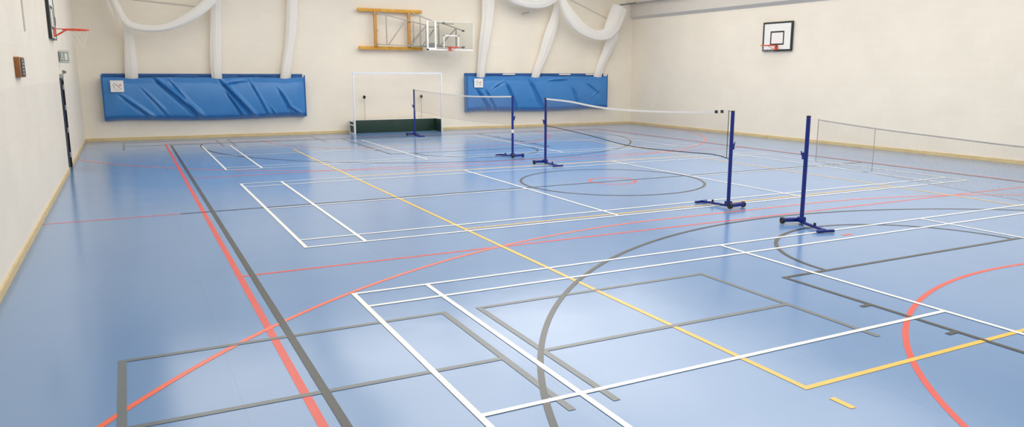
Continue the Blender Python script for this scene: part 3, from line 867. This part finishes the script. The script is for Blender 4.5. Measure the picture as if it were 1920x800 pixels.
# ------------------------------------------------------------------ hockey goal
r = empty('hockey_goal', (6.7, 19.35, 0.0)); tag(r, 'white framed hockey goal with low dark green boards at the far wall', 'goal')
inv = Matrix.Translation(-Vector(r.location))
gx0, gx1, gy0, gy1 = 5.10, 8.32, 19.0, 19.72
for x in (gx0, gx1):
    addf(MB().box(x - .024, x + .024, gy0 - .024, gy0 + .024, 0.004, 2.10, .005), 'goal_post', M['goal_white'])
addf(MB().box(gx0 - .03, gx1 + .03, gy0 - .03, gy0 + .03, 2.08, 2.14, .005), 'crossbar', M['goal_white'])
addf(MB().box(gx0 + .03, gx1 - .03, gy1 - .05, gy1 - .02, 0.01, .46, .003), 'back_board', M['green'])
for x, s in ((gx0, 1), (gx1, -1)):
    a, b = sorted((x + s * .012, x + s * .035))
    addf(MB().box(a, b, gy0 + .03, gy1 - .05, .01, .46, .003), 'side_board', M['green'])
    a, b = sorted((x - s * .03, x + s * .012))
    o = MB()
    o.box(a, b, gy0 + .03, gy1, .43, .47, .003).box(a, b, gy0 + .03, gy1, .004, .05, .003).box(a, b, gy1 - .05, gy1, .05, .43, .003).box(a, b, gy0 + .03, gy0 + .07, .05, .43, .003)
    o.box(a, b, gy0 + .07, gy1 - .05, .30, .335, .003)
    addf(o, 'side_frame', M['white_steel'])
addf(MB().box(gx0, gx1, gy1 - .055, gy1 - .012, .455, .475, .003), 'top_rail', M['white_steel'])
for x in (5.66, 7.80):
    o = addf(MB().cyl((x, gy1 - .02, .40), (x, gy1 - .02, 1.26), .009, 8), 'net_rod', M['steel'])
    k = MB().tube([(x, gy1 - .02, 1.21), (x, gy1 - .02, 1.23), (x, gy1 - .02, 1.27), (x, gy1 - .02, 1.31), (x, gy1 - .02, 1.33)], [.015, .042, .055, .042, .012], 14)
    addf(k, 'rod_knob', M['rubber'], 'black knob', par=o)
for a, b in (((5.66, gy1 - .02, 1.33), (7.80, gy1 - .02, 1.33)),):
    addf(MB().bar(a, b, .006, .006), 'net_line', M['goal_white'])

# ------------------------------------------------------------------ small things on the left wall
r = empty('exit_sign', (XL, 12.3, 2.45)); tag(r, 'small square grey green running figure sign projecting from the left wall', 'sign')
inv = Matrix.Translation(-Vector(r.location))
sx0, sx1, sz0, sz1, sy = XL + .015, XL + .195, 2.325, 2.585, 12.3
addf(MB().box(sx0, sx1, sy - .012, sy + .012, sz0, sz1, .003), 'sign_plate', M['sign_green'])
fr = MB(); w = .014
fr.box(sx0 + .01, sx1 - .01, sy - .015, sy - .012, sz1 - .03, sz1 - .03 + w).box(sx0 + .01, sx1 - .01, sy - .015, sy - .012, sz0 + .02, sz0 + .02 + w)
fr.box(sx0 + .105, sx0 + .155, sy - .015, sy - .012, sz0 + .06, sz1 - .06)           # doorway
fr.cyl((sx0 + .062, sy - .015, sz1 - .075), (sx0 + .062, sy - .012, sz1 - .075), .016, 12)
fr.bar((sx0 + .066, sy - .0135, sz1 - .095), (sx0 + .055, sy - .0135, sz0 + .11), .003, .03, up=(1, 0, 0))
fr.bar((sx0 + .055, sy - .0135, sz0 + .12), (sx0 + .085, sy - .0135, sz0 + .06), .003, .016, up=(1, 0, 0))
fr.bar((sx0 + .055, sy - .0135, sz0 + .12), (sx0 + .028, sy - .0135, sz0 + .07), .003, .016, up=(1, 0, 0))
fr.bar((sx0 + .06, sy - .0135, sz1 - .11), (sx0 + .09, sy - .0135, sz1 - .125), .003, .012, up=(1, 0, 0))
addf(fr, 'figure', M['paper'], 'white figure and doorway')
addf(MB().box(XL, sx0 + .01, sy - .02, sy + .02, sz0 + .02, sz1 - .02), 'bracket', M['goal_grey'])

r = empty('wooden_wall_sign', (XL, 4.83, 2.07)); tag(r, 'small brown wooden sign block with a dark face on the left wall', 'sign')
inv = Matrix.Translation(-Vector(r.location))
addf(MB().box(XL, XL + .06, 4.56, 5.10, 2.075, 2.335, .004), 'wood_block', M['brown_wood'])
fp = addf(MB().box(XL + .058, XL + .066, 4.68, 5.08, 2.09, 2.32, .002), 'face_panel', M['dark'])
mk = MB()
rn = random.Random(4)
for i in range(5):
    z = 2.11 + i * .042
    mk.box(XL + .066, XL + .069, 4.76 + rn.random() * .05, 4.92 + rn.random() * .1, z, z + .022)
addf(mk, 'face_marking', M['skirt_dust'], 'pale marks', par=fp)

tag(MB().tube([(XL + .011, 6.2, 6.6), (XL + .011, 6.2, 3.0), (XL + .011, 6.2, 2.72)], .012, 8).build('cable_conduit', M['bulkhead'], None, 'auto'), 'thin pale cable conduit running down the left wall', 'conduit')
k = MB().box(XL, XL + .05, 13.0, 13.08, 2.09, 2.17, .006)
k.cyl((XL + .04, 13.04, 2.13), (XL + .075, 13.04, 2.13), .022, 12)
tag(k.build('wall_call_point', M['goal_grey'], None, 'auto'), 'tiny grey call point on the left wall above the door', 'call point')
k = MB().box(XL, XL + .04, 12.0, 12.06, 3.17, 3.27, .006).cyl((XL + .02, 12.03, 3.17), (XL + .02, 12.03, 3.10), .02, 10)
tag(k.build('wall_sensor', M['goal_grey'], None, 'auto'), 'tiny grey sensor on the left wall beside the red hoop', 'sensor')

# ------------------------------------------------------------------ light: rows of hall luminaires under the ceiling
POWER = 130
def lamp(x, y, power, z=6.45, c=(1.0, 0.948, 0.868)):
    d = bpy.data.lights.new('hall_light', 'AREA'); d.shape = 'RECTANGLE'; d.size = 4.0; d.size_y = 4.9
    d.energy = power; d.color = c
    o = bpy.data.objects.new('hall_light', d); col.objects.link(o); o.location = (x, y, z)
    return o
for x, k in ((0.6, 0.76), (5.2, 1.05), (9.6, 1.15), (13.6, 0.78)):
    for y in (-6.0, -1.0, 4.0, 9.2, 14.6):
        lamp(x, y, POWER * k * (1.35 if y > 14 and x > 9 else 1.08 if y > 14 else 0.72 if y < 0 else 1.04))
w = bpy.data.worlds.new('world'); sc.world = w; w.use_nodes = True
w.node_tree.nodes['Background'].inputs[0].default_value = (0.8, 0.85, 0.9, 1); w.node_tree.nodes['Background'].inputs[1].default_value = 0.3

# ------------------------------------------------------------------ camera
F, CX, CY = 1416.19, 999.87, 396.76
yaw, pitch, roll = 0.48991, 0.18258, 0.00408
cd = bpy.data.cameras.new('camera'); cam = bpy.data.objects.new('camera', cd); col.objects.link(cam)
cd.sensor_fit = 'HORIZONTAL'; cd.sensor_width = 36.0; cd.lens = F / 1920 * 36.0
cd.shift_x = (960 - CX) / 1920.0; cd.shift_y = (CY - 400) / 1920.0
cd.clip_start = 0.05; cd.clip_end = 200
fwd = Vector((math.sin(yaw) * math.cos(pitch), math.cos(yaw) * math.cos(pitch), -math.sin(pitch)))
right = Vector((math.cos(yaw), -math.sin(yaw), 0)); upv = right.cross(fwd)
r2 = math.cos(roll) * right + math.sin(roll) * upv; u2 = -math.sin(roll) * right + math.cos(roll) * upv
R = Matrix((r2, u2, -fwd)).transposed().to_4x4()
R.translation = Vector((-1.82715, -7.19651, 2.16805))
cam.matrix_world = R
sc.camera = cam

vs_ = sc.view_settings
vs_.view_transform = 'Standard'; vs_.look = 'None'; vs_.gamma = 1.0; vs_.use_curve_mapping = False
vs_.exposure = 0.05
sc.cycles.use_denoising = True
sc.cycles.max_bounces = 10; sc.cycles.diffuse_bounces = 6; sc.cycles.transparent_max_bounces = 16
